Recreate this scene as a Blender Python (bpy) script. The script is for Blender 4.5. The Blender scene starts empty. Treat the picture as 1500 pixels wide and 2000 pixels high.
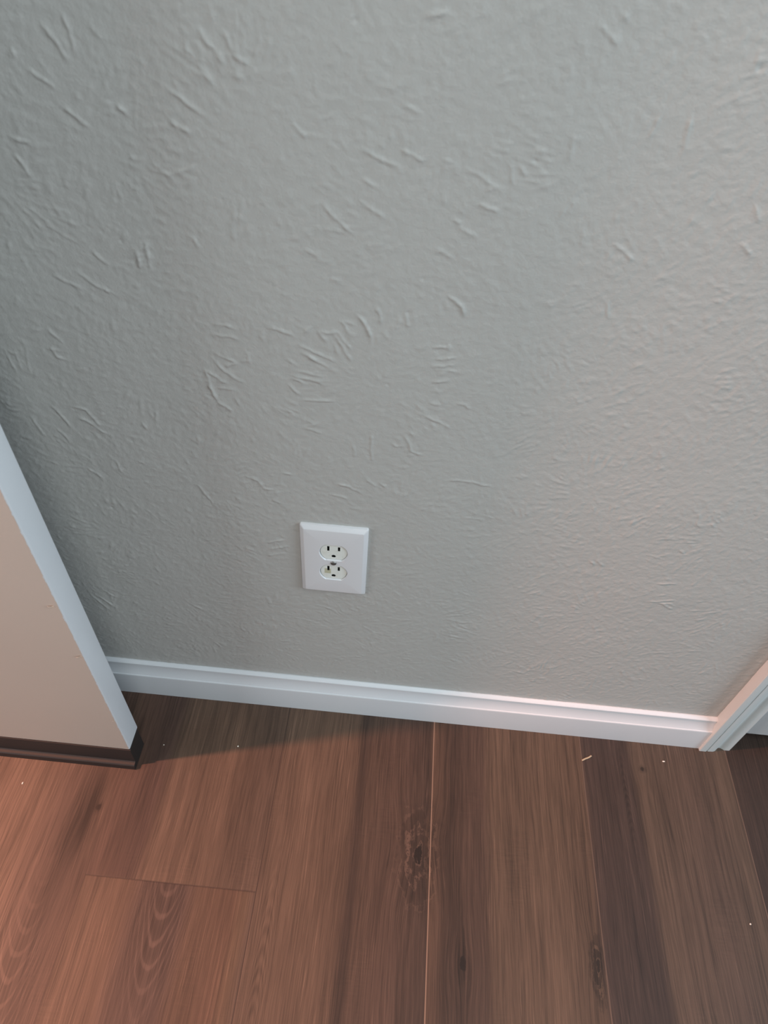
import bpy, bmesh, math, random
import numpy as np
from mathutils import Matrix, Vector

scene = bpy.context.scene
COL = scene.collection

# ------------------------------------------------------------------ camera
cam_data = bpy.data.cameras.new('camera')
cam_data.sensor_fit = 'VERTICAL'
cam_data.sensor_height = 36.0
cam_data.sensor_width = 27.0
cam_data.lens = 1368.387 / 2000.0 * 36.0
cam_data.clip_start = 0.01
cam_data.dof.use_dof = True
cam_data.dof.focus_distance = 0.90
cam_data.dof.aperture_fstop = 9.0
cam = bpy.data.objects.new('camera', cam_data)
COL.objects.link(cam)
RIGHT = (0.99535459, 0.07914473, 0.05482109)
DOWN = (0.0953278, -0.73041275, -0.6763208)
FWD = (-0.0134852, 0.67840499, -0.73456437)
cam.matrix_world = Matrix((
    (RIGHT[0], -DOWN[0], -FWD[0], 0.06565736),
    (RIGHT[1], -DOWN[1], -FWD[1], -0.52591873),
    (RIGHT[2], -DOWN[2], -FWD[2], 1.02915022),
    (0, 0, 0, 1)))
scene.camera = cam

# ------------------------------------------------------------------ world and lights
world = bpy.data.worlds.new('world')
scene.world = world
world.use_nodes = True
bg = world.node_tree.nodes['Background']
bg.inputs['Color'].default_value = (0.90, 0.97, 1.0, 1)
bg.inputs['Strength'].default_value = 0.10

def area(name, loc, target, sx, sy, power, color):
    d = bpy.data.lights.new(name, 'AREA')
    d.shape = 'RECTANGLE'; d.size = sx; d.size_y = sy
    d.energy = power; d.color = color
    o = bpy.data.objects.new(name, d); COL.objects.link(o)
    o.location = loc
    o.rotation_euler = (Vector(target) - Vector(loc)).to_track_quat('-Z', 'Y').to_euler()
    return o

# daylight through the window on the right hand wall, a lamp overhead, the hall lamp beyond the doorway
area('window_daylight', (2.5, -1.1, 1.85), (0.2, -0.1, 0.6), 1.1, 1.1, 55, (0.70, 0.87, 1.0))
area('rear_fill', (1.1, -2.9, 1.75), (0.3, 0.0, 0.5), 1.3, 1.2, 19, (0.92, 0.98, 1.0))  # added fill from behind the camera, brightens wall and door face
area('ceiling_lamp', (0.5, -1.05, 2.4), (0.4, -0.6, 0.0), 0.7, 0.7, 13, (0.93, 1.0, 0.95))
area('hall_daylight', (-2.5, -1.2, 1.0), (0.0, -0.1, 0.6), 1.3, 1.2, 38, (0.93, 0.98, 1.0))
hall = bpy.data.lights.new('hall_lamp', 'POINT')
hall.energy = 260; hall.color = (1.0, 0.43, 0.28); hall.shadow_soft_size = 0.045
ho = bpy.data.objects.new('hall_lamp', hall); COL.objects.link(ho)
ho.location = (-1.42, -0.407, 2.225)

scene.view_settings.view_transform = 'Standard'
scene.view_settings.look = 'None'
scene.view_settings.gamma = 1.0
scene.view_settings.exposure = 0.0
scene.view_settings.use_curve_mapping = False

# ------------------------------------------------------------------ helpers
def lin(r, g, b):
    f = lambda c: (c / 255 / 12.92) if c / 255 <= 0.04045 else ((c / 255 + 0.055) / 1.055) ** 2.4
    return (f(r), f(g), f(b), 1.0)

def new_mat(name):
    m = bpy.data.materials.new(name); m.use_nodes = True
    nt = m.node_tree
    return m, nt, nt.nodes['Principled BSDF']

class S:
    """A socket (or a number) with arithmetic that adds Math nodes."""
    def __init__(s, nt, v): s.nt, s.v = nt, v
    def _m(s, op, *a):
        n = s.nt.nodes.new('ShaderNodeMath'); n.operation = op
        for i, x in enumerate(a):
            if isinstance(x, S): x = x.v
            if isinstance(x, (int, float)): n.inputs[i].default_value = x
            else: s.nt.links.new(x, n.inputs[i])
        return S(s.nt, n.outputs[0])
    def __add__(s, o): return s._m('ADD', s, o)
    __radd__ = __add__
    def __sub__(s, o): return s._m('SUBTRACT', s, o)
    def __rsub__(s, o): return s._m('SUBTRACT', o, s)
    def __mul__(s, o): return s._m('MULTIPLY', s, o)
    __rmul__ = __mul__
    def __truediv__(s, o): return s._m('DIVIDE', s, o)
    def __neg__(s): return s._m('MULTIPLY', s, -1.0)
    def f(s, op, *a): return s._m(op, s, *a)
    def clamp(s):
        r = s._m('ADD', s, 0.0); r.v.node.use_clamp = True; return r
    def smooth(s, lo, hi, a=0.0, b=1.0):
        n = s.nt.nodes.new('ShaderNodeMapRange'); n.interpolation_type = 'SMOOTHSTEP'
        s.nt.links.new(s.v, n.inputs['Value'])
        n.inputs['From Min'].default_value = lo; n.inputs['From Max'].default_value = hi
        n.inputs['To Min'].default_value = a; n.inputs['To Max'].default_value = b
        return S(s.nt, n.outputs['Result'])

def vec(nt, x, y, z):
    n = nt.nodes.new('ShaderNodeCombineXYZ')
    for i, c in enumerate((x, y, z)):
        if isinstance(c, S): nt.links.new(c.v, n.inputs[i])
        else: n.inputs[i].default_value = c
    return n.outputs[0]

def noise(nt, v, scale=1.0, detail=2.0, rough=0.5):
    n = nt.nodes.new('ShaderNodeTexNoise')
    nt.links.new(v, n.inputs['Vector'])
    n.inputs['Scale'].default_value = scale; n.inputs['Detail'].default_value = detail
    n.inputs['Roughness'].default_value = rough
    return S(nt, n.outputs['Fac'])

def coords(nt):
    t = nt.nodes.new('ShaderNodeTexCoord'); s = nt.nodes.new('ShaderNodeSeparateXYZ')
    nt.links.new(t.outputs['Object'], s.inputs[0])
    return t.outputs['Object'], S(nt, s.outputs[0]), S(nt, s.outputs[1]), S(nt, s.outputs[2])

def mixc(nt, fac, a, b, mode='MIX'):
    n = nt.nodes.new('ShaderNodeMix'); n.data_type = 'RGBA'; n.blend_type = mode
    n.clamp_factor = True
    if isinstance(fac, S): nt.links.new(fac.v, n.inputs[0])
    else: n.inputs[0].default_value = fac
    for i, c in ((6, a), (7, b)):
        if isinstance(c, tuple): n.inputs[i].default_value = c
        else: nt.links.new(c, n.inputs[i])
    return n.outputs[2]

def bump(nt, bsdf, h, dist, strength=1.0):
    b = nt.nodes.new('ShaderNodeBump')
    b.inputs['Distance'].default_value = dist; b.inputs['Strength'].default_value = strength
    nt.links.new(h.v, b.inputs['Height']); nt.links.new(b.outputs[0], bsdf.inputs['Normal'])

def paint(name, rgb, rough=0.45, bump_scale=900, bump_dist=0.00008, var=0.03):
    m, nt, b = new_mat(name)
    o, x, y, z = coords(nt)
    n = noise(nt, o, 14, 3)
    c = lin(*rgb)
    d = tuple(v * (1 - var * 2) for v in c[:3]) + (1.0,)
    nt.links.new(mixc(nt, n, d, c), b.inputs['Base Color'])
    b.inputs['Roughness'].default_value = rough
    bump(nt, b, noise(nt, o, bump_scale, 2), bump_dist)
    return m

def mesh_obj(name, verts, faces, mats, parent=None, smooth=False, mat_idx=None, kind=None):
    me = bpy.data.meshes.new(name)
    me.from_pydata(verts, [], faces); me.update()
    for m in (mats if isinstance(mats, (list, tuple)) else [mats]): me.materials.append(m)
    if mat_idx is not None: me.polygons.foreach_set('material_index', mat_idx)
    if smooth: me.polygons.foreach_set('use_smooth', [True] * len(me.polygons))
    o = bpy.data.objects.new(name, me); COL.objects.link(o)
    if parent: o.parent = parent
    if kind: o['kind'] = kind
    return o

def bm_obj(name, bm, mats, parent=None, smooth_angle=None, kind=None):
    bmesh.ops.recalc_face_normals(bm, faces=bm.faces)
    me = bpy.data.meshes.new(name); bm.to_mesh(me); bm.free()
    for m in (mats if isinstance(mats, (list, tuple)) else [mats]): me.materials.append(m)
    if smooth_angle is not None:
        me.polygons.foreach_set('use_smooth', [True] * len(me.polygons))
        me.set_sharp_from_angle(angle=math.radians(smooth_angle))
    o = bpy.data.objects.new(name, me); COL.objects.link(o)
    if parent: o.parent = parent
    if kind: o['kind'] = kind
    return o

def box(bm, x0, x1, y0, y1, z0, z1, bevel=0.0, seg=2, mi=0):
    n0 = len(bm.faces)
    r = bmesh.ops.create_cube(bm, size=1.0)
    for v in r['verts']:
        v.co = Vector((x0 + (v.co.x + .5) * (x1 - x0), y0 + (v.co.y + .5) * (y1 - y0), z0 + (v.co.z + .5) * (z1 - z0)))
    if bevel:
        es = list({e for v in r['verts'] for e in v.link_edges})
        bmesh.ops.bevel(bm, geom=es, offset=bevel, segments=seg, affect='EDGES', profile=0.5)
    bm.faces.ensure_lookup_table()
    for f in bm.faces[n0:]: f.material_index = mi

def extrude_profile(pts, a, b, axis):
    """Closed 2D profile swept along axis 'x' (pts are y,z) or 'z' (pts are x,y)."""
    bm = bmesh.new()
    mk = (lambda t, p: (t, p[0], p[1])) if axis == 'x' else (lambda t, p: (p[0], p[1], t))
    A = [bm.verts.new(mk(a, p)) for p in pts]; B = [bm.verts.new(mk(b, p)) for p in pts]
    n = len(pts)
    for i in range(n): bm.faces.new((A[i], A[(i + 1) % n], B[(i + 1) % n], B[i]))
    bm.faces.new(A); bm.faces.new(B[::-1])
    return bm

# ------------------------------------------------------------------ materials
def wall_material():
    m, nt, b = new_mat('grey_wall_paint')
    o, x, y, z = coords(nt)
    n = noise(nt, o, 5, 3)
    nt.links.new(mixc(nt, n, lin(176, 174, 170), lin(180, 179, 175)), b.inputs['Base Color'])
    b.inputs['Roughness'].default_value = 0.5
    b.inputs['Specular IOR Level'].default_value = 0.4
    h = noise(nt, o, 520, 3, 0.6)
    bump(nt, b, h, 0.00035, 0.8)
    return m

def wood_material():
    m, nt, b = new_mat('brown_plank_floor')
    o, x, y, z = coords(nt)
    X0, W, YS = -0.2953, 0.2281, -0.278
    idx = ((x - X0) / W).f('FLOOR')
    col0 = idx.f('COMPARE', 0.0, 0.1)                       # the plank that ends in the cross seam
    near = col0 * y.f('LESS_THAN', YS)
    pid = idx * 3.17 + near * 11.3
    def at(sx, sy, k=0.0): return vec(nt, xw * sx, y * sy, pid + k)
    def gauss(cx, cy, rx, ry):
        dx = (x - cx) / rx; dy = (y - cy) / ry
        return S(nt, 2.71828)._m('POWER', 2.71828, -(dx * dx + dy * dy))
    # grain bends round the knots
    wob = (noise(nt, vec(nt, x * 9.0, y * 2.2, pid), 1, 2) - 0.5) * 0.014
    xw = x + wob + (noise(nt, vec(nt, x * 55.0, y * 7.0, pid), 1, 3, 0.6) - 0.5) * 0.007
    KN = [(-0.3107, -0.1907, .022, .075, -.010), (0.1471, -0.2000, .032, .055, -.020), (0.2077, -0.3361, .020, .040, .010),
          (0.3800, -0.3128, .016, .045, -.010), (0.4798, -0.0560, .012, .02, .006)]
    for cx, cy, rx, ry, a in KN:
        xw = xw + gauss(cx, cy, rx, ry) * ((x - cx) / rx) * a * -1.0
    # strips of lighter and darker wood across the planks, as (x, colour)
    stops = STOPS
    ramp = nt.nodes.new('ShaderNodeValToRGB')
    LO, HI = -0.60, 0.90
    el = ramp.color_ramp.elements
    while len(el) > 1: el.remove(el[-1])
    for i, (sx, c) in enumerate(stops):
        e = el[0] if i == 0 else el.new((sx - LO) / (HI - LO))
        e.position = (sx - LO) / (HI - LO); e.color = lin(*c)
    # inside one plank only: colours may not bleed over a seam
    u0 = X0 + idx * W
    xr = (xw.f('MAXIMUM', u0 + 0.0015)).f('MINIMUM', u0 + W - 0.0015)
    nt.links.new(((xr - LO) / (HI - LO)).v, ramp.inputs[0])
    base = ramp.outputs['Color']
    # the near half of the split plank has its own strips
    rn = nt.nodes.new('ShaderNodeValToRGB')
    en = rn.color_ramp.elements
    while len(en) > 1: en.remove(en[-1])
    for i, (sx, c) in enumerate(NEAR):
        e = en[0] if i == 0 else en.new((sx - LO) / (HI - LO))
        e.position = (sx - LO) / (HI - LO); e.color = lin(*c)
    nt.links.new(((xr - LO) / (HI - LO)).v, rn.inputs[0])
    base = mixc(nt, near, base, rn.outputs['Color'])
    # streaks
    broad = noise(nt, at(34, 1.3), 1, 3, 0.55)
    med = noise(nt, at(120, 3.0, 5.0), 1, 3, 0.6)
    fine = noise(nt, at(520, 9.0, 9.0), 1, 3, 0.65)
    hair = noise(nt, at(1400, 26.0, 2.0), 1, 2, 0.6)
    tone = (broad - 0.5) * 0.65 + (med - 0.5) * 0.95 + (fine - 0.5) * 1.35 + (hair - 0.5) * 0.8
    # short cross marks (chatter) in patches
    patch = noise(nt, at(16, 9.0, 21.0), 1, 2).smooth(0.52, 0.72)
    chat = noise(nt, vec(nt, xw * 60.0, y * 420.0, pid), 1, 2)
    tone = tone + patch * (chat - 0.5) * 0.34
    blot = noise(nt, vec(nt, x * 30.0, y * 14.0, pid + 3.0), 1, 3) - 0.5
    tone = tone + blot * 0.22
    # cathedral figure: nested U curves, open away from the viewer
    def rings(cx, k, freq, sl=0.0):
        dx = xw - cx - (y * sl)
        q = y - dx * dx * k + (noise(nt, vec(nt, x * 45.0, y * 16.0, pid), 1, 2) - 0.5) * 0.018
        return (q * freq).f('SINE')
    line = 0.0
    g = gauss(-0.182, -0.340, .034, .075) * near
    r = rings(-0.182, 130.0, 230.0)
    tone = tone + g * (r.smooth(0.45, 1.0) * 0.55 + r * 0.08 - 0.27)
    g2 = gauss(-0.355, -0.43, .05, .10) * (x.f('LESS_THAN', X0))
    tone = tone + g2 * (rings(-0.345, 100.0, 230.0).smooth(0.4, 1.0) * 0.50 - 0.16)
    g3 = gauss(0.455, -0.10, .018, .07)
    tone = tone + g3 * (rings(0.452, -500.0, 520.0) * 0.14 - 0.04)
    g4 = gauss(-0.045, -0.36, .02, .10)
    tone = tone + g4 * (rings(-0.045, -420.0, 300.0) * 0.16 - 0.12)
    # knots: rings of ellipse distance, dark heart
    def knot(cx, cy, rx, ry, freq, amp, dark, hr):
        t = tone
        dx = (x - cx) / rx; dy = (y - cy) / ry
        d = (dx * dx + dy * dy).f('SQRT')
        d = d + (noise(nt, vec(nt, x * 70.0, y * 40.0, 3.0), 1, 4, 0.65) - 0.5) * 1.7
        gg = d.smooth(0.5, 1.6, 1.0, 0.0)
        t = t + gg * ((d * freq).f('SINE').smooth(0.3, 1.0) * amp * med.smooth(0.3, 0.65) - dark)
        return t - d.smooth(hr * 0.4, hr, 0.55, 0.0)
    left_of_B = x.f('LESS_THAN', X0 + 2 * W)
    tone = knot(0.1440, -0.2120, .026, .060, 13.0, 0.95, 0.34, 0.14)
    tone = knot(-0.3090, -0.1910, .0055, .0085, 9.0, 0.05, 0.20, 0.9)
    tone = knot(0.2077, -0.3361, .010, .022, 9.0, 0.12, 0.16, 0.35)
    tone = knot(0.3790, -0.3250, .009, .034, 11.0, 0.7, 0.40, 0.2)
    tone = knot(0.4810, -0.0560, .005, .006, 6.0, 0.05, 0.30, 0.6)
    # long dark streaks
    for cx, cy, rx, ry, a in ((-0.318, -0.200, .007, .065, .75), (-0.330, -0.215, .010, .050, .45), (-0.338, -0.28, .012, .09, .35), (0.056, -0.20, .010, .30, .26),
                              (0.205, -0.33, .014, .12, .25), (0.374, -0.29, .006, .09, .28), (0.14, -0.04, .012, .05, .22), (-0.272, -0.235, .010, .045, .30)):
        tone = tone - gauss(cx, cy, rx, ry) * a * (med.smooth(0.25, 0.6) * 0.6 + 0.4)
    # light lime in the open pores
    pore = noise(nt, at(900, 13.0, 31.0), 1, 2, 0.5).smooth(0.57, 0.72)
    pz = noise(nt, at(22, 5.0, 17.0), 1, 2).smooth(0.42, 0.62)
    for zone in (gauss(0.125, -0.30, .030, .10), gauss(-0.31, -0.24, .016, .10), gauss(-0.11, -0.36, .05, .08) * near, gauss(0.40, -0.15, .03, .10)):
        pz = pz.f('MAXIMUM', zone)
    tone = tone + pore * pz * 0.55 - 0.04
    fac = (tone + 1.0).f('MAXIMUM', 0.25) * 0.39
    n = nt.nodes.new('ShaderNodeVectorMath'); n.operation = 'SCALE'
    nt.links.new(base, n.inputs[0]); nt.links.new(fac.v, n.inputs['Scale'])
    colr = mixc(nt, 1.0, n.outputs[0], (1.0, 0.985, 0.91, 1), 'MULTIPLY')
    # seams
    def near_line(c, k, w): return (x - (X0 + k * W) - c).f('ABSOLUTE').smooth(w * 0.5, w, 1.0, 0.0)
    dark = near_line(0, 0, .0011) * 0.35
    dark = dark.f('MAXIMUM', near_line(0, 1, .0010) * 0.75)
    cross = (y - YS).f('ABSOLUTE').smooth(.0006, .0013, 1.0, 0.0) * col0
    dark = dark.f('MAXIMUM', cross * 0.55)
    dark = dark.f('MAXIMUM', near_line(-.0010, 2, .0010) * 0.5)
    colr = mixc(nt, dark, colr, lin(52, 38, 32))
    light = near_line(.0004, 2, .0010) * 0.6  # raised plank edges catching light, painted into the colour as pale lines
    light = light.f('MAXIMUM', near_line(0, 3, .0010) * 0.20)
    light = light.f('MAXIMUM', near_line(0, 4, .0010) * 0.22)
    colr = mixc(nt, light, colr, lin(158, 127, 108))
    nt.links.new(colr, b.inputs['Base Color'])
    b.inputs['Roughness'].default_value = 0.5
    b.inputs['Specular IOR Level'].default_value = 0.35
    bump(nt, b, fine * 0.5 + hair * 0.4 - dark * 0.8, 0.00025, 0.5)
    return m

STOPS = [(-0.60, (150, 116, 99)), (-0.44, (166, 129, 112)), (-0.40, (162, 126, 109)), (-0.36, (146, 113, 100)), (-0.325, (122, 94, 84)), (-0.297, (132, 101, 88)),
         (-0.294, (132, 100, 88)), (-0.268, (120, 90, 80)), (-0.235, (116, 88, 80)), (-0.222, (138, 108, 93)), (-0.14, (142, 111, 95)), (-0.10, (126, 99, 86)), (-0.069, (130, 103, 90)),
         (-0.065, (138, 109, 94)), (0.00, (140, 110, 94)), (0.045, (134, 105, 90)), (0.055, (106, 83, 74)), (0.068, (118, 92, 80)), (0.10, (118, 91, 80)), (0.158, (106, 83, 74)),
         (0.162, (122, 94, 80)), (0.19, (108, 84, 74)), (0.236, (112, 88, 78)), (0.248, (132, 106, 91)), (0.34, (136, 109, 93)), (0.387, (128, 101, 86)),
         (0.391, (98, 78, 72)), (0.462, (96, 77, 71)), (0.474, (124, 101, 88)), (0.56, (122, 99, 88)), (0.615, (124, 102, 89)), (0.619, (88, 69, 62))]
NEAR = [(-0.60, (140, 106, 90)), (-0.29, (140, 108, 92)), (-0.235, (144, 110, 93)), (-0.215, (120, 93, 84)), (-0.16, (114, 89, 82)), (-0.14, (134, 102, 86)),
        (-0.095, (134, 100, 84)), (-0.082, (146, 114, 94)), (-0.07, (126, 100, 88))]

M_WALL = wall_material()
M_FLOOR = wood_material()
M_TRIM = paint('white_trim_paint', (212, 213, 216), 0.38, 300, 0.00006)
M_CASE = paint('white_casing_paint', (205, 207, 206), 0.42, 260, 0.0001, 0.04)
M_EDGE = paint('white_door_edge_paint', (214, 216, 219), 0.42, 240, 0.0001)
M_CHIP = paint('bare_white_primer', (226, 214, 200), 0.6)
M_CEIL = paint('white_ceiling_paint', (225, 225, 222), 0.7)
M_SWEEP = paint('brown_vinyl', (38, 31, 29), 0.6, 500, 0.00008, 0.08)
M_PLATE = paint('white_plastic', (216, 215, 217), 0.30, 60, 0.00002, 0.01)
M_DARK = paint('dark_slot', (34, 33, 30), 0.7)
M_STRAW = paint('dry_straw', (178, 156, 128), 0.6)

def receptacle_material(name, stain):
    m, nt, b = new_mat(name)
    o, x, y, z = coords(nt)
    c = mixc(nt, noise(nt, o, 160, 3).smooth(0.5, 0.7) * 0.35, lin(224, 226, 220), lin(200, 199, 184))
    if stain:
        sx, sz = stain
        d = ((x - sx).f('ABSOLUTE') / 0.0042).f('MAXIMUM', (z - sz).f('ABSOLUTE') / 0.0050)
        c = mixc(nt, d.smooth(0.8, 1.05, 0.75, 0.0), c, lin(176, 172, 138))
    nt.links.new(c, b.inputs['Base Color'])
    b.inputs['Roughness'].default_value = 0.28
    return m

def door_face_material():
    m, nt, b = new_mat('beige_door_paint')
    o, x, y, z = coords(nt)
    n = noise(nt, o, 6, 3)
    beige = mixc(nt, n, lin(200, 180, 167), lin(206, 186, 173))
    # the beige stops a ragged millimetre or two short of the door edge, where the white shows
    rag = (noise(nt, vec(nt, 0.0, 0.0, z * 70.0), 1, 4, 0.7) - 0.42) * 0.0075
    edge = (x + 0.2749 + rag).smooth(-0.0012, 0.0002)
    spots = noise(nt, o, 60, 2).smooth(0.79, 0.81) * 0.4
    c = mixc(nt, edge, beige, lin(214, 216, 219))
    c = mixc(nt, spots, c, lin(205, 192, 178))
    nt.links.new(c, b.inputs['Base Color'])
    b.inputs['Roughness'].default_value = 0.45
    bump(nt, b, noise(nt, o, 200, 3), 0.00012)
    return m
M_FACE = door_face_material()

m_, nt_, b_ = new_mat('dull_screw_metal')
b_.inputs['Base Color'].default_value = lin(150, 150, 148); b_.inputs['Metallic'].default_value = 0.8
o_, x_, y_, z_ = coords(nt_)
nt_.links.new((noise(nt_, o_, 900, 2) * 0.2 + 0.3).v, b_.inputs['Roughness'])
M_SCREW = m_

# ------------------------------------------------------------------ setting: floor
X0, W = -0.2953, 0.2281
bm = bmesh.new()
for k in range(-13, 13):
    xa, xb = X0 + k * W, X0 + (k + 1) * W
    cuts = [-3.2, -0.278, 1.0] if k == 0 else [-3.2, -3.2 + 1.22 * ((k * 37) % 10) / 10 + 0.05, 1.0]
    cuts = sorted(set(cuts))
    if k != 0 and -0.6 < cuts[1] < 0.2: cuts = [-3.2, 1.0]
    for a, c in zip(cuts[:-1], cuts[1:]):
        bm.faces.new([bm.verts.new(p) for p in ((xa, a, 0), (xb, a, 0), (xb, c, 0), (xa, c, 0))])
box(bm, X0 - 13 * W, X0 + 13 * W, -3.2, 1.0, -0.02, -0.001)
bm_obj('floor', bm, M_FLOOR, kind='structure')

# ------------------------------------------------------------------ setting: textured back wall
def heightfield():
    rng = np.random.default_rng(11)
    d = 0.001
    xs = np.arange(-0.62, 0.6001, d); zs = np.arange(0.0, 1.2001, d)
    nx, nz = len(xs), len(zs)
    P = 64
    fx = np.fft.rfftfreq(nx + 2 * P, d); fz = np.fft.fftfreq(nz + 2 * P, d)
    F2 = fx[None, :] ** 2 + fz[:, None] ** 2
    def blur(a, sig):
        A = np.pad(a, P, mode='edge')
        return np.fft.irfft2(np.fft.rfft2(A) * np.exp(-2 * np.pi ** 2 * sig ** 2 * F2), s=A.shape)[P:-P, P:-P]
    acc = {s: np.zeros((nz, nx)) for s in (0.0008, 0.0012, 0.0018)}
    H = np.zeros((nz, nx))
    def splat(layer, px, pz, w):
        u = (px - xs[0]) / d; v = (pz - zs[0]) / d
        iu = np.floor(u).astype(int); iv = np.floor(v).astype(int)
        ok = (iu >= 0) & (iu < nx - 1) & (iv >= 0) & (iv < nz - 1)
        u, v, iu, iv, w = u[ok], v[ok], iu[ok], iv[ok], w[ok]
        a, b = u - iu, v - iv
        for di, dj, ww in ((0, 0, (1 - a) * (1 - b)), (1, 0, a * (1 - b)), (0, 1, (1 - a) * b), (1, 1, a * b)):
            np.add.at(layer, (iv + dj, iu + di), w * ww)
    def stroke(layer, sig, pts, h, taper=True, jit=0.0004):
        pts = np.asarray(pts, float)
        seg = np.hypot(*np.diff(pts, axis=0).T); t = np.r_[0, np.cumsum(seg)]
        n = max(4, int(t[-1] / 0.0005))
        tt = np.linspace(0, t[-1], n)
        px = np.interp(tt, t, pts[:, 0]); pz = np.interp(tt, t, pts[:, 1])
        k = max(3, n // 12); ker = np.ones(k) / k
        if n > 3 * k:
            px = np.r_[px[:k], np.convolve(px, ker, 'same')[k:-k], px[-k:]]
            pz = np.r_[pz[:k], np.convolve(pz, ker, 'same')[k:-k], pz[-k:]]
        m = max(3, int(t[-1] / 0.004) + 2)
        px = px + np.interp(tt, np.linspace(0, t[-1], m), rng.normal(0, jit, m))
        pz = pz + np.interp(tt, np.linspace(0, t[-1], m), rng.normal(0, jit, m))
        w = np.interp(tt, np.linspace(0, t[-1], m), rng.uniform(0.55, 1.15, m))
        if taper: w = w * np.clip(np.minimum(tt, t[-1] - tt) / (0.2 * t[-1] + 1e-6), 0.15, 1)
        # line density -> crest height h after the blur
        splat(layer, px, pz, w * h * sig * math.sqrt(2 * math.pi) * (tt[1] - tt[0]) / d / d)
    # stomped rosettes: random ones all over the wall
    cent = []
    for _ in range(4000):
        c = rng.uniform((-0.66, -0.03), (0.64, 1.24))
        if math.hypot(c[0] - 0.045, c[1] - 0.628) < 0.12: continue
        if all(math.hypot(*(c - q)) > 0.085 for q in cent): cent.append(c)
    cent.append(np.array((0.045, 0.628)))
    for ci, c in enumerate(cent):
        main = ci == len(cent) - 1
        R = rng.uniform(0.05, 0.085)
        gap = rng.uniform(0, 2 * math.pi)
        for _ in range(0 if main else int(rng.uniform(6, 11))):       # fans of bristle ridges
            a_f = rng.uniform(0, 2 * math.pi)
            amp = 0.4 + 0.6 * max(0, math.cos(a_f - gap)) ** 0.7
            r_f = R * rng.uniform(0.3, 0.75); L_f = rng.uniform(0.010, 0.032); cur = rng.normal(0, 0.3)
            for q in range(int(rng.uniform(2, 7))):
                a = a_f + q * 0.0042 / max(r_f, 0.02) * rng.uniform(0.8, 1.3)
                r0 = r_f + rng.normal(0, 0.003); r1 = r0 + L_f * rng.uniform(0.5, 1.2)
                rr = np.linspace(r0, r1, 4); aa = a + cur * (rr - r0) / R
                sg = rng.choice((0.0008, 0.0008, 0.0012))
                stroke(acc[sg], sg, np.c_[c[0] + rr * np.cos(aa), c[1] + rr * np.sin(aa)], amp * rng.uniform(0.00014, 0.00045))
        for _ in range(170):
            a = rng.uniform(0, 2 * math.pi)
            r0 = R * math.sqrt(rng.uniform(0.02, 1.3)); L = rng.uniform(0.003, 0.013)
            rr = np.linspace(r0, r0 + L, 3); aa = a + rng.normal(0, 0.12) * (rr - r0) / R
            stroke(acc[0.0012], 0.0012, np.c_[c[0] + rr * np.cos(aa), c[1] + rr * np.sin(aa)], rng.uniform(0.00006, 0.00030), True, 0.0002)
    # the strokes the photo shows clearly
    for s in STROKES:
        p = np.array(s) * 1e-4
        sg = 0.0010 if len(p) < 3 else 0.0012
        L = acc[0.0012]
        stroke(acc[0.0008], 0.0008, p, rng.uniform(0.00045, 0.0007), True, 0.0005)
        stroke(L, 0.0012, p, rng.uniform(0.0002, 0.0004), True, 0.0007)
    for s, a in acc.items(): H += blur(a, s)
    # crumbs, pinholes
    G = np.zeros((nz, nx))
    def blob(px, pz, h, sig):
        i0 = int((px - xs[0]) / d); j0 = int((pz - zs[0]) / d); r = int(4 * sig / d) + 1
        a0, a1, b0, b1 = max(i0 - r, 0), min(i0 + r + 1, nx), max(j0 - r, 0), min(j0 + r + 1, nz)
        if a0 >= a1 or b0 >= b1: return
        q = (xs[None, a0:a1] - px) ** 2 + (zs[b0:b1, None] - pz) ** 2
        G[b0:b1, a0:a1] += h * np.exp(-q / (2 * sig * sig))
    for px, pz in ((0.0614, 0.7093), (0.049, 0.6331), (0.2697, 0.9062), (-0.2576, 0.4234), (-0.275, 0.4253), (-0.2111, 0.5312), (0.0124, 0.913),
                   (-0.1882, 0.757), (-0.1744, 0.7502), (0.1417, 0.8387), (0.071, 0.7413)):
        blob(px, pz, -0.0006, 0.0012); blob(px - 0.001, pz - 0.0015, 0.0002, 0.001)
    for _ in range(1500):
        blob(rng.uniform(-0.62, 0.6), rng.uniform(0, 1.2), rng.uniform(0.00005, 0.00022), rng.uniform(0.0009, 0.002))
    for _ in range(120):
        blob(rng.uniform(-0.62, 0.6), rng.uniform(0, 1.2), -rng.uniform(0.0001, 0.0003), rng.uniform(0.0008, 0.0014))
    # slow undulation and fine orange peel
    wn = rng.normal(0, 1, (nz, nx))
    for sg, am in ((0.025, 0.0002), (0.004, 0.00003), (0.0013, 0.00006)):
        t = blur(wn, sg); H += t / t.std() * am
    return xs, zs, H + G

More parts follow.
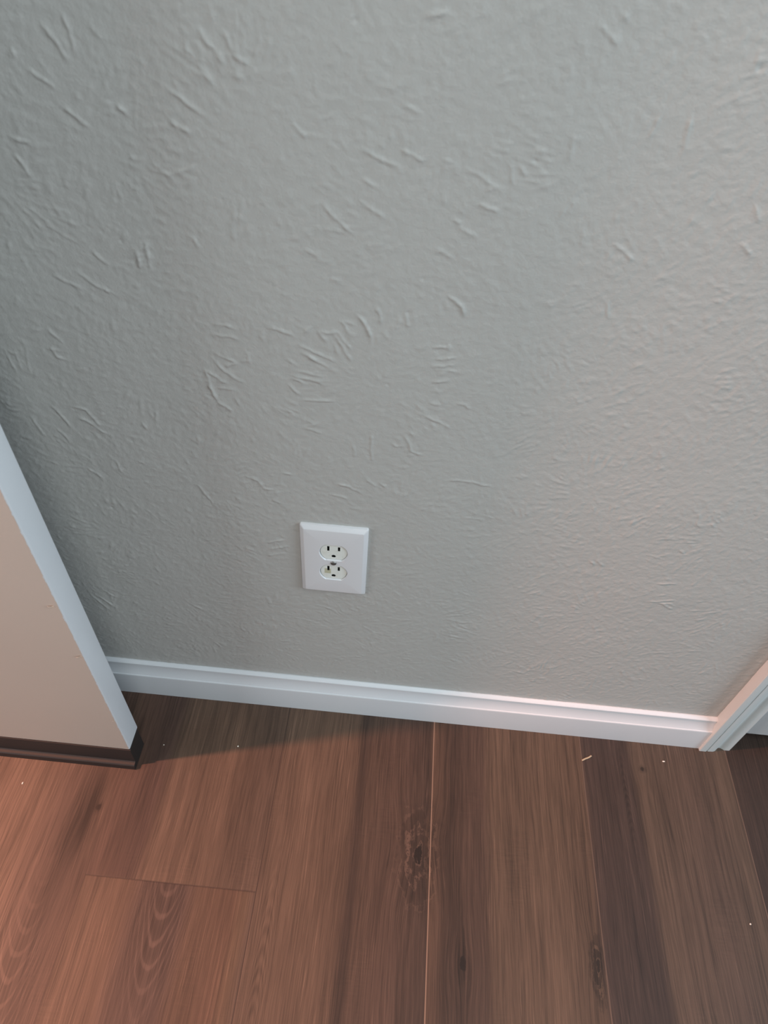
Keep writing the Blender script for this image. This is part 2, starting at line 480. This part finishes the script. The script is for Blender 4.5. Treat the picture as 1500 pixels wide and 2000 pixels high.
STROKES = [[[-332,6671],[-232,6639],[-140,6594],[27,6513]],
    [[-307,6598],[-215,6542],[-141,6506],[-29,6440]],
    [[-243,6572],[-160,6515]],
    [[-420,6338],[-297,6317],[-144,6288],[-48,6264]],
    [[-389,6388],[-257,6380],[-86,6341]],
    [[-412,6316],[-317,6268],[-260,6251]],
    [[-444,6230],[-379,6166],[-323,6100]],
    [[-459,5922],[-410,5890]],
    [[-441,6506],[-350,6438]],
    [[-155,6837],[-66,6721]],
    [[-11,6831],[44,6733],[157,6539]],
    [[-47,6859],[25,6835],[98,6738],[154,6659]],
    [[33,6978],[96,6884],[160,6798]],
    [[77,6963],[184,6924]],
    [[172,7043],[235,6990],[283,6894],[313,6804],[326,6721]],
    [[-11,6716],[35,6603]],
    [[352,7120],[382,7054],[395,6976]],
    [[549,7042],[523,6909]],
    [[607,7078],[625,6960]],
    [[856,6778],[998,6798]],
    [[879,6652],[1013,6677],[1102,6694]],
    [[859,6573],[968,6591],[1093,6621]],
    [[936,6548],[1121,6546]],
    [[895,6407],[1042,6435]],
    [[993,6835],[1012,6753]],
    [[848,6015],[942,5963],[1046,5925],[1142,5867]],
    [[1131,6185],[1228,6185],[1293,6131]],
    [[901,6170],[999,6158]],
    [[188,5566],[214,5372]],
    [[368,5724],[374,5422],[407,5311]],
    [[578,5615],[612,5578],[714,5591]],
    [[702,5738],[781,5530],[909,5490]],
    [[-324,6051],[-186,6067],[10,6078]],
    [[-274,5724],[-151,5792]],
    [[-315,5706],[-111,5664]],
    [[939,7275],[1014,7226],[1082,7166],[1101,7090]],
    [[-1126,6713],[-1019,6693],[-909,6694],[-850,6636]],
    [[-1096,6810],[-969,6813],[-865,6762]],
    [[-1106,6510],[-1027,6464],[-909,6421]],
    [[-868,6448],[-774,6442]],
    [[-802,6555],[-792,6456]],
    [[-1142,6451],[-1043,6326],[-919,6223],[-844,6196]],
    [[-1216,6318],[-1112,6225],[-1002,6166]],
    [[-1234,6187],[-1173,6050],[-1121,5907],[-1057,5851]],
    [[-1127,6104],[-1047,6113],[-961,6099]],
    [[-1135,5956],[-1081,5899],[-1017,5843]],
    [[-958,6026],[-930,5904]],
    [[-587,6832],[-480,6813],[-356,6753]],
    [[1133,5170],[1344,5198],[1519,5176],[1685,5143]],
    [[341,5064],[454,4987]],
    [[473,5051],[564,4970]],
    [[15,4974],[147,4945],[282,4869]],
    [[-29,4795],[151,4755]],
    [[-957,4952],[-827,4908],[-769,4790],[-635,4776]],
    [[-690,4623],[-578,4572]],
    [[-564,5065],[-445,5036]],
    [[-119,6841],[-65,6815],[7,6844]],
    [[-283,6771],[-245,6838],[-190,6884]],
    [[950,8285],[1027,8268],[1125,8214],[1223,8164]],
    [[1122,8170],[1150,8153]],
    [[1069,8061],[1133,8041],[1193,8021],[1242,7999]],
    [[930,7997],[973,7980]],
    [[893,7926],[964,7896]],
    [[765,8354],[842,8328]],
    [[1306,8354],[1351,8301],[1380,8275]],
    [[1242,8357],[1279,8266],[1301,8200]],
    [[-909,9037],[-871,8975],[-830,8924],[-733,8808]],
    [[-946,8778],[-828,8687]],
    [[-1193,8666],[-1103,8607],[-1014,8540],[-920,8486]],
    [[-1953,8981],[-1862,8861],[-1816,8740]],
    [[-1791,9051],[-1761,8936],[-1750,8801]],
    [[-2122,8703],[-2027,8638],[-1947,8571]],
    [[-1956,8480],[-1856,8411],[-1771,8339]],
    [[-2399,8231],[-2249,8202]],
    [[-1264,8066],[-1113,8110],[-1019,8147]],
    [[-2012,7394],[-1883,7271]],
    [[-1625,7451],[-1624,7264]],
    [[-1533,7521],[-1546,7250]],
    [[-2402,7145],[-2169,7024]],
    [[-2201,7208],[-2051,7080],[-1883,7007]],
    [[-117,7973],[-8,7854],[161,7718]],
    [[-256,7581],[-123,7523]],
    [[-312,8504],[-214,8411]],
    [[-1002,8938],[-991,8858]],
    [[-740,9023],[-677,8881],[-555,8822]],
    [[-2201,8809],[-2170,8756]],
    [[-1198,8448],[-1040,8367]],
    [[-1622,8986],[-1549,8898]],
    [[-1554,8527],[-1472,8442]],
    [[-1171,7614],[-1091,7502]],
    [[-2400,8123],[-2327,7957]],
    [[181,8377],[321,8305],[461,8270]],
    [[187,8169],[311,8101]],
    [[171,8008],[384,7882]],
    [[451,8679],[605,8624]],
    [[453,8390],[653,8324]],
    [[2380,8766],[2413,8527]],
    [[2185,8751],[2146,8594]],
    [[1647,8570],[1655,8427]],
    [[199,7026],[272,6940],[325,6809]],
    [[3028,8243],[3135,8092]],
    [[3060,7939],[3185,7842]],
    [[2122,7850],[2352,7717]],
    [[2218,7373],[2278,7203]],
    [[913,7303],[1062,7205],[1087,7105]],
    [[1635,9218],[1797,9128]],
    [[551,9182],[701,9214]],
    [[1751,9282],[1808,9258]],
    [[929,7868],[1107,7799]],
    [[782,7680],[942,7604]],
    [[-2611,6609],[-2547,6508],[-2507,6446]],
    [[-2642,6410],[-2610,6289],[-2503,6255]],
    [[-2654,5713],[-2498,5679],[-2388,5452]],
    [[-2860,5714],[-2737,5491],[-2716,5412]],
    [[-3105,5527],[-3039,5260]],
    [[-2885,5419],[-2773,5208]],
    [[-2634,5557],[-2534,5543],[-2346,5360]],
    [[-1785,5738],[-1800,5605]],
    [[-1957,5599],[-1917,5482]],
    [[-1229,6362],[-1164,5965]],
    [[-1019,6363],[-899,6422]],
    [[-2711,4860],[-2565,4723]],
    [[-2359,5027],[-2316,4819]],
    [[-1514,4769],[-1333,4400]],
    [[-811,3866],[-561,3978]],
    [[-794,3755],[-518,3853]],
    [[-827,3633],[-574,3711]],
    [[-3184,2402],[-3010,2193]],
    [[-3091,2556],[-2935,2396]],
    [[-3288,2431],[-3093,2081]],
    [[3831,3812],[4062,3842]],
    [[3937,3596],[4020,3596]],
    [[3835,3460],[3949,3464],[4167,3529]],
    [[3967,3439],[4118,3435],[4200,3391]],
    [[4018,3433],[4183,3345]],
    [[3886,4435],[3939,4395]],
    [[2977,4100],[3035,4033]],
    [[3039,4135],[3141,4024]]]

def build_wall():
    xs, zs, H = heightfield()
    # taper to flat at the outer borders of the fine area, then coarse quads to the corners of the wall
    fade = np.clip((xs - xs[0]) / 0.02, 0, 1)[None, :] * np.clip((zs[-1] - zs) / 0.02, 0, 1)[:, None]
    H = H * fade
    X = np.r_[-1.10, xs]; Z = np.r_[zs, 2.44]
    Hf = np.zeros((len(Z), len(X))); Hf[:len(zs), 1:] = H
    nx, nz = len(X), len(Z)
    co = np.empty((nz, nx, 3)); co[..., 0] = X[None, :]; co[..., 1] = -Hf; co[..., 2] = Z[:, None]
    co = co.reshape(-1, 3)
    i = np.arange(nz * nx).reshape(nz, nx)
    q = np.stack([i[:-1, :-1], i[:-1, 1:], i[1:, 1:], i[1:, :-1]], -1).reshape(-1, 4)
    # the body of the wall behind the plaster, the header over the door and the wall beyond it
    bxs = [(-1.10, 0.60, 0.004, 0.115, 0, 2.44), (0.60, 0.618, 0.0, 0.115, 0, 2.44), (0.618, 1.42, 0.0, 0.115, 2.06, 2.44), (1.42, 2.66, 0.0, 0.115, 0, 2.44)]
    ev, ef = [], []
    for (x0, x1, y0, y1, z0, z1) in bxs:
        s = len(co) + len(ev)
        ev += [(x0, y0, z0), (x1, y0, z0), (x1, y1, z0), (x0, y1, z0), (x0, y0, z1), (x1, y0, z1), (x1, y1, z1), (x0, y1, z1)]
        ef += [(s, s + 1, s + 5, s + 4), (s + 1, s + 2, s + 6, s + 5), (s + 2, s + 3, s + 7, s + 6), (s + 3, s, s + 4, s + 7), (s + 4, s + 5, s + 6, s + 7), (s + 3, s + 2, s + 1, s)]
    co = np.r_[co, np.array(ev)]; nq = len(q); q = np.r_[q, np.array(ef)]
    me = bpy.data.meshes.new('wall_back')
    me.vertices.add(len(co)); me.vertices.foreach_set('co', co.astype(np.float32).ravel())
    me.loops.add(len(q) * 4); me.loops.foreach_set('vertex_index', q.astype(np.int32).ravel())
    me.polygons.add(len(q))
    me.polygons.foreach_set('loop_start', np.arange(0, len(q) * 4, 4, dtype=np.int32))
    sm = np.zeros(len(q), bool); sm[:nq] = True
    me.update(calc_edges=True)
    me.polygons.foreach_set('use_smooth', sm)
    me.materials.append(M_WALL); me.update()
    o = bpy.data.objects.new('wall_back', me); COL.objects.link(o); o['kind'] = 'structure'
build_wall()

# ------------------------------------------------------------------ setting: left wall with the doorway, added unseen box blocking light behind the right door
bm = bmesh.new()
box(bm, -1.22, -1.10, -0.105, 0.115, 0, 2.44)
box(bm, -1.22, -1.10, -3.2, -0.955, 0, 2.44)
box(bm, -1.22, -1.10, -0.955, -0.105, 2.06, 2.44)
bm_obj('wall_left', bm, M_WALL, kind='structure')
bm = bmesh.new()
box(bm, 0.30, 0.36, 0.115, 0.80, 0, 2.44)
box(bm, 1.70, 1.76, 0.115, 0.80, 0, 2.44)
box(bm, 0.30, 1.76, 0.80, 0.86, 0, 2.44)
box(bm, 0.30, 1.76, 0.115, 0.86, 2.44, 2.48)
bm_obj('wall_light_block', bm, M_WALL, kind='structure')

# ------------------------------------------------------------------ setting: baseboard
BB = [(0.003, 0.0), (0.003, 0.0800), (-0.0012, 0.0812), (-0.0052, 0.0796), (-0.0066, 0.0782), (-0.0068, 0.0757), (-0.0061, 0.0750),
      (-0.0064, 0.0705), (-0.0074, 0.0655), (-0.0090, 0.0605), (-0.0106, 0.0570), (-0.0114, 0.0555), (-0.0123, 0.0552), (-0.0129, 0.0544), (-0.0131, 0.0532), (-0.0131, 0.0), ]
bm_obj('baseboard_back', extrude_profile(BB, -1.10, 0.5763, 'x'), M_TRIM, smooth_angle=28, kind='structure')

# ------------------------------------------------------------------ setting: casing round the right door
CX = 0.5763
CP = [(0, 0.002), (0, -0.0163), (0.0008, -0.0172), (0.0100, -0.0172), (0.0112, -0.0168), (0.0118, -0.0152), (0.0126, -0.0152), (0.0132, -0.0166), (0.0215, -0.0162),
      (0.0250, -0.0148), (0.0275, -0.0122), (0.0300, -0.0098), (0.0325, -0.0088), (0.0350, -0.0090), (0.0375, -0.0104), (0.0395, -0.0116), (0.0415, -0.0120),
      (0.0480, -0.0118), (0.0493, -0.0108), (0.0496, -0.0090), (0.0496, 0.002)]
bm = extrude_profile([(CX + a, y) for a, y in CP], 0.0, 2.09, 'z')
b2 = extrude_profile([(1.4596 - a, y) for a, y in CP][::-1], 0.0, 2.09, 'z')
me2 = bpy.data.meshes.new('tmp'); b2.to_mesh(me2); b2.free(); bm.from_mesh(me2); bpy.data.meshes.remove(me2)
box(bm, CX, 1.4596, -0.0165, 0.002, 2.06, 2.11)
# jamb lining
box(bm, 0.6180, 0.6330, 0.002, 0.115, 0, 2.05)
box(bm, 1.4050, 1.4200, 0.002, 0.115, 0, 2.05)
box(bm, 0.6180, 1.4200, 0.002, 0.115, 2.045, 2.06)
bm_obj('trim_1', bm, M_CASE, smooth_angle=30, kind='structure')

bm = bmesh.new()
box(bm, 0.6360, 1.4020, 0.0005, 0.0355, 0.0375, 2.042, 0.0015)
bm_obj('door_2', bm, M_EDGE, smooth_angle=40, kind='structure')

# ------------------------------------------------------------------ open door on the left
DF, DB, DX, DZ = -0.1257, -0.0907, -0.2749, 0.0487
door = bpy.data.objects.new('door_1', None); COL.objects.link(door); door['kind'] = 'structure'
door['label'] = 'open interior door with beige face, white edge and brown sweep'
bm = bmesh.new()
box(bm, -1.085, DX, DF, DB, DZ, 2.04, 0.0022, 3)
bm.normal_update()
for f in bm.faces:
    c = f.calc_center_median()
    f.material_index = 1 if (f.normal.y < -0.75 and c.y < DF + 0.0006) else 0
bm_obj('door_slab', bm, [M_EDGE, M_FACE], door, smooth_angle=35)
SP = [(DF - 0.0010, DZ - 0.0002), (DF - 0.0016, DZ - 0.0018), (DF - 0.0016, 0.0135), (DF - 0.0030, 0.0122), (DF - 0.0066, 0.0118), (DF - 0.0080, 0.0105), (DF - 0.0086, 0.0070),
      (DF - 0.0086, 0.0), (DB - 0.004, 0.0), (DB - 0.004, DZ - 0.0002)]
bm_obj('door_sweep', extrude_profile(SP, -1.085, DX + 0.0006, 'x'), M_SWEEP, door, smooth_angle=30)
def curl(px, pz, s, ang):
    bm = bmesh.new()
    n = 7; rows = []
    for i in range(n):
        t = i / (n - 1)
        w = s * 0.28 * (1 - t * 0.75)
        cx_, cz_ = px - math.cos(ang) * s * t, pz + math.sin(ang) * s * t
        out = DF - 0.0002 - 0.0022 * math.sin(t * 2.2) * s / 0.006
        rows.append([bm.verts.new((cx_, out, cz_ - w)), bm.verts.new((cx_, out - 0.0003, cz_)), bm.verts.new((cx_, out, cz_ + w))])
    for a, c in zip(rows[:-1], rows[1:]):
        for j in range(2): bm.faces.new((a[j], a[j + 1], c[j + 1], c[j]))
    bmesh.ops.solidify(bm, geom=bm.faces[:], thickness=0.0003)
    bm_obj('paint_flake', bm, M_CHIP, door, smooth_angle=60)
curl(-0.2805, 0.4015, 0.0060, 0.25)
curl(-0.2772, 0.3020, 0.0060, 0.10)
curl(-0.2760, 0.1400, 0.0030, 0.3)

# ------------------------------------------------------------------ wall outlet
OZ = 0.3683
outlet = bpy.data.objects.new('wall_outlet', None); COL.objects.link(outlet)
outlet.location = (0, 0, OZ)
outlet['label'] = 'white duplex electrical outlet with oversized cover plate on the grey wall'
outlet['category'] = 'outlet'

def rrect(w, h, r, y, n=5):
    pts = []
    for sx, sz, a0 in ((1, 1, 0), (-1, 1, 90), (-1, -1, 180), (1, -1, 270)):
        for k in range(n):
            a = math.radians(a0 + 90 * k / (n - 1))
            pts.append((sx * (w / 2 - r) + r * math.cos(a), y, sz * (h / 2 - r) + r * math.sin(a)))
    return pts
def duplex(cz, rad, half, y, n=14):
    a = math.asin(half / rad)
    pts = [(rad * math.cos(t), y, cz + rad * math.sin(t)) for t in np.linspace(-a, a, n)]
    return pts + [(-x, y_, 2 * cz - z) for x, y_, z in pts]
def loop(bm, pts):
    vs = [bm.verts.new(p) for p in pts]
    es = [bm.edges.new((vs[i], vs[(i + 1) % len(vs)])) for i in range(len(vs))]
    return vs, es
def bridge(bm, A, B):
    n = len(A)
    for i in range(n): bm.faces.new((A[i], A[(i + 1) % n], B[(i + 1) % n], B[i]))

SPZ = 0.0187
PT = -0.0066
bm = bmesh.new()
rings_ = [rrect(.0794, .124, .0022, 0.0005), rrect(.0794, .124, .0022, -0.0022), rrect(.0788, .1234, .0022, -0.0030), rrect(.0710, .1156, .0016, -0.0061),
          rrect(.0698, .1144, .0016, -0.0065), rrect(.0686, .1132, .0016, PT)]
prev = None
for rg in rings_:
    vs, es = loop(bm, rg) if rg is rings_[-1] else ([bm.verts.new(p) for p in rg], None)
    if prev: bridge(bm, prev, vs)
    prev = vs
edges = list(es) if es else []
edges = [bm.edges.get((prev[i], prev[(i + 1) % len(prev)])) for i in range(len(prev))]
for s in (1, -1):
    v0, e0 = loop(bm, duplex(s * SPZ, .0172, .0142, PT))
    edges += e0
    v1 = [bm.verts.new(p) for p in duplex(s * SPZ, .0165, .0135, PT + 0.0011)]
    v2 = [bm.verts.new(p) for p in duplex(s * SPZ, .0165, .0135, 0.0)]
    bridge(bm, v0, v1); bridge(bm, v1, v2)
bmesh.ops.triangle_fill(bm, use_beauty=True, use_dissolve=False, edges=edges)
bm_obj('cover_plate', bm, M_PLATE, outlet, smooth_angle=25)

def slot_box(name, x0, x1, z0, z1, y, parent):
    bm = bmesh.new()
    box(bm, x0, x1, y, y + 0.0042, z0, z1)
    for f in [f for f in bm.faces if f.calc_center_median().y < y + 1e-5]: bm.faces.remove(f)
    return bm_obj(name, bm, M_DARK, parent)
for s in (1, -1):
    cz = s * SPZ
    y = -0.0050
    mat = receptacle_material('receptacle_plastic', (-0.0072, cz + 0.0010) if s < 0 else None)
    bm = bmesh.new()
    v0, e0 = loop(bm, duplex(cz, .0158, .0128, y))
    vb = [bm.verts.new(p) for p in duplex(cz, .0162, .0132, y + 0.0006)]
    vc = [bm.verts.new(p) for p in duplex(cz, .0162, .0132, -0.0002)]
    bridge(bm, v0, vb); bridge(bm, vb, vc)
    edges = list(e0)
    SL = [(-.0077, -.0050, cz + .0022, cz + .0104), (.0050, .0076, cz + .0030, cz + .0100)]
    for (a, c, z0, z1) in SL:
        _, e = loop(bm, [(a, y, z0), (c, y, z0), (c, y, z1), (a, y, z1)]); edges += e
    gc = cz - .0072
    gh = [(0.0024 * math.cos(t), y, gc + 0.0026 * math.sin(t)) for t in np.linspace(math.radians(-145), math.radians(145), 12)]
    gh = [(z_ - gc, y, gc - x_) for x_, _, z_ in gh]
    gh = [(px, y, 2 * gc - pz) for px, _, pz in gh]
    _, e = loop(bm, gh); edges += e
    bmesh.ops.triangle_fill(bm, use_beauty=True, use_dissolve=False, edges=edges)
    rec = bm_obj('receptacle', bm, mat, outlet, smooth_angle=25)
    for (a, c, z0, z1) in SL: slot_box('slot', a, c, z0, z1, y, rec)
    bm = bmesh.new()
    A = [bm.verts.new(p) for p in gh]; B = [bm.verts.new((p[0], y + 0.0042, p[2])) for p in gh]
    bridge(bm, A, B); bm.faces.new(B)
    bm_obj('ground_hole', bm, M_DARK, rec)
# centre screw: countersunk head with a slot
bm = bmesh.new()
n = 24
R1 = [bm.verts.new((.0037 * math.cos(2 * math.pi * k / n), PT - 0.0001, .0037 * math.sin(2 * math.pi * k / n))) for k in range(n)]
R2 = [bm.verts.new((.0031 * math.cos(2 * math.pi * k / n), PT - 0.0009, .0031 * math.sin(2 * math.pi * k / n))) for k in range(n)]
R3 = [bm.verts.new((.0016 * math.cos(2 * math.pi * k / n), PT - 0.0013, .0016 * math.sin(2 * math.pi * k / n))) for k in range(n)]
R0 = [bm.verts.new((.0037 * math.cos(2 * math.pi * k / n), PT + 0.0012, .0037 * math.sin(2 * math.pi * k / n))) for k in range(n)]
bridge(bm, R0, R1); bridge(bm, R1, R2); bridge(bm, R2, R3); bm.faces.new(R3); bm.faces.new(R0[::-1])
scr = bm_obj('screw', bm, M_SCREW, outlet, smooth_angle=50)
bm = bmesh.new()
box(bm, -.0029, .0029, PT - 0.00145, PT - 0.0004, -.00045, .00045)
bm_obj('screw_slot', bm, M_DARK, scr)

# ------------------------------------------------------------------ crumbs on the floor
def straw(name, pts, rad):
    bm = bmesh.new(); prev = None
    for i, p in enumerate(pts):
        q = Vector(pts[min(i + 1, len(pts) - 1)]) - Vector(pts[max(i - 1, 0)]); q.normalize()
        side = q.cross(Vector((0, 0, 1))).normalized(); up = side.cross(q)
        ring = [bm.verts.new(Vector(p) + side * rad * 1.3 * math.cos(t) + up * rad * 0.7 * math.sin(t)) for t in (k * math.pi / 4 for k in range(8))]
        if prev: bridge(bm, prev, ring)
        else: bm.faces.new(ring)
        prev = ring
    bm.faces.new(prev[::-1])
    return bm_obj(name, bm, M_STRAW, smooth_angle=50)
st = straw('straw_bit', [(.3890, -.0522, .0009), (.3945, -.0490, .0013), (.4000, -.0465, .0011), (.4045, -.0432, .0009)], 0.0009)
st['label'] = 'thin dry straw lying on the floor near the baseboard'; st['category'] = 'straw'
def crumb(px, py, sx, sy, sz, seed, label):
    r = random.Random(seed)
    bm = bmesh.new()
    bmesh.ops.create_icosphere(bm, subdivisions=2, radius=1.0)
    for v in bm.verts:
        k = 0.8 + 0.4 * r.random()
        v.co = Vector((v.co.x * sx * k, v.co.y * sy * k, max(-1, v.co.z) * sz * k + sz * 1.05))
    o = bm_obj('crumb', bm, M_CHIP, smooth_angle=30)
    zmin = min(v.co.z for v in o.data.vertices)
    for v in o.data.vertices: v.co.z -= zmin
    o.location = (px, py, 0.0)
    o['label'] = label; o['category'] = 'crumb'; o['group'] = 'crumbs on the floor'
crumb(.5160, -.0405, .0020, .0011, .0007, 1, 'pale crumb on the floor right of the straw, near the white casing')
crumb(.5903, -.2555, .0013, .0011, .0006, 2, 'pale crumb on the floor near the right border of the picture')
crumb(-.1343, -.0841, .0010, .0012, .0006, 3, 'tiny pale crumb in the shadow edge on the floor below the outlet')
crumb(-.2447, -.0932, .0009, .0009, .0005, 4, 'tiny pale crumb on the shaded floor just right of the open door')
crumb(-.4265, -.1697, .0010, .0017, .0006, 5, 'tiny pale crumb on the bright floor in front of the brown door sweep')
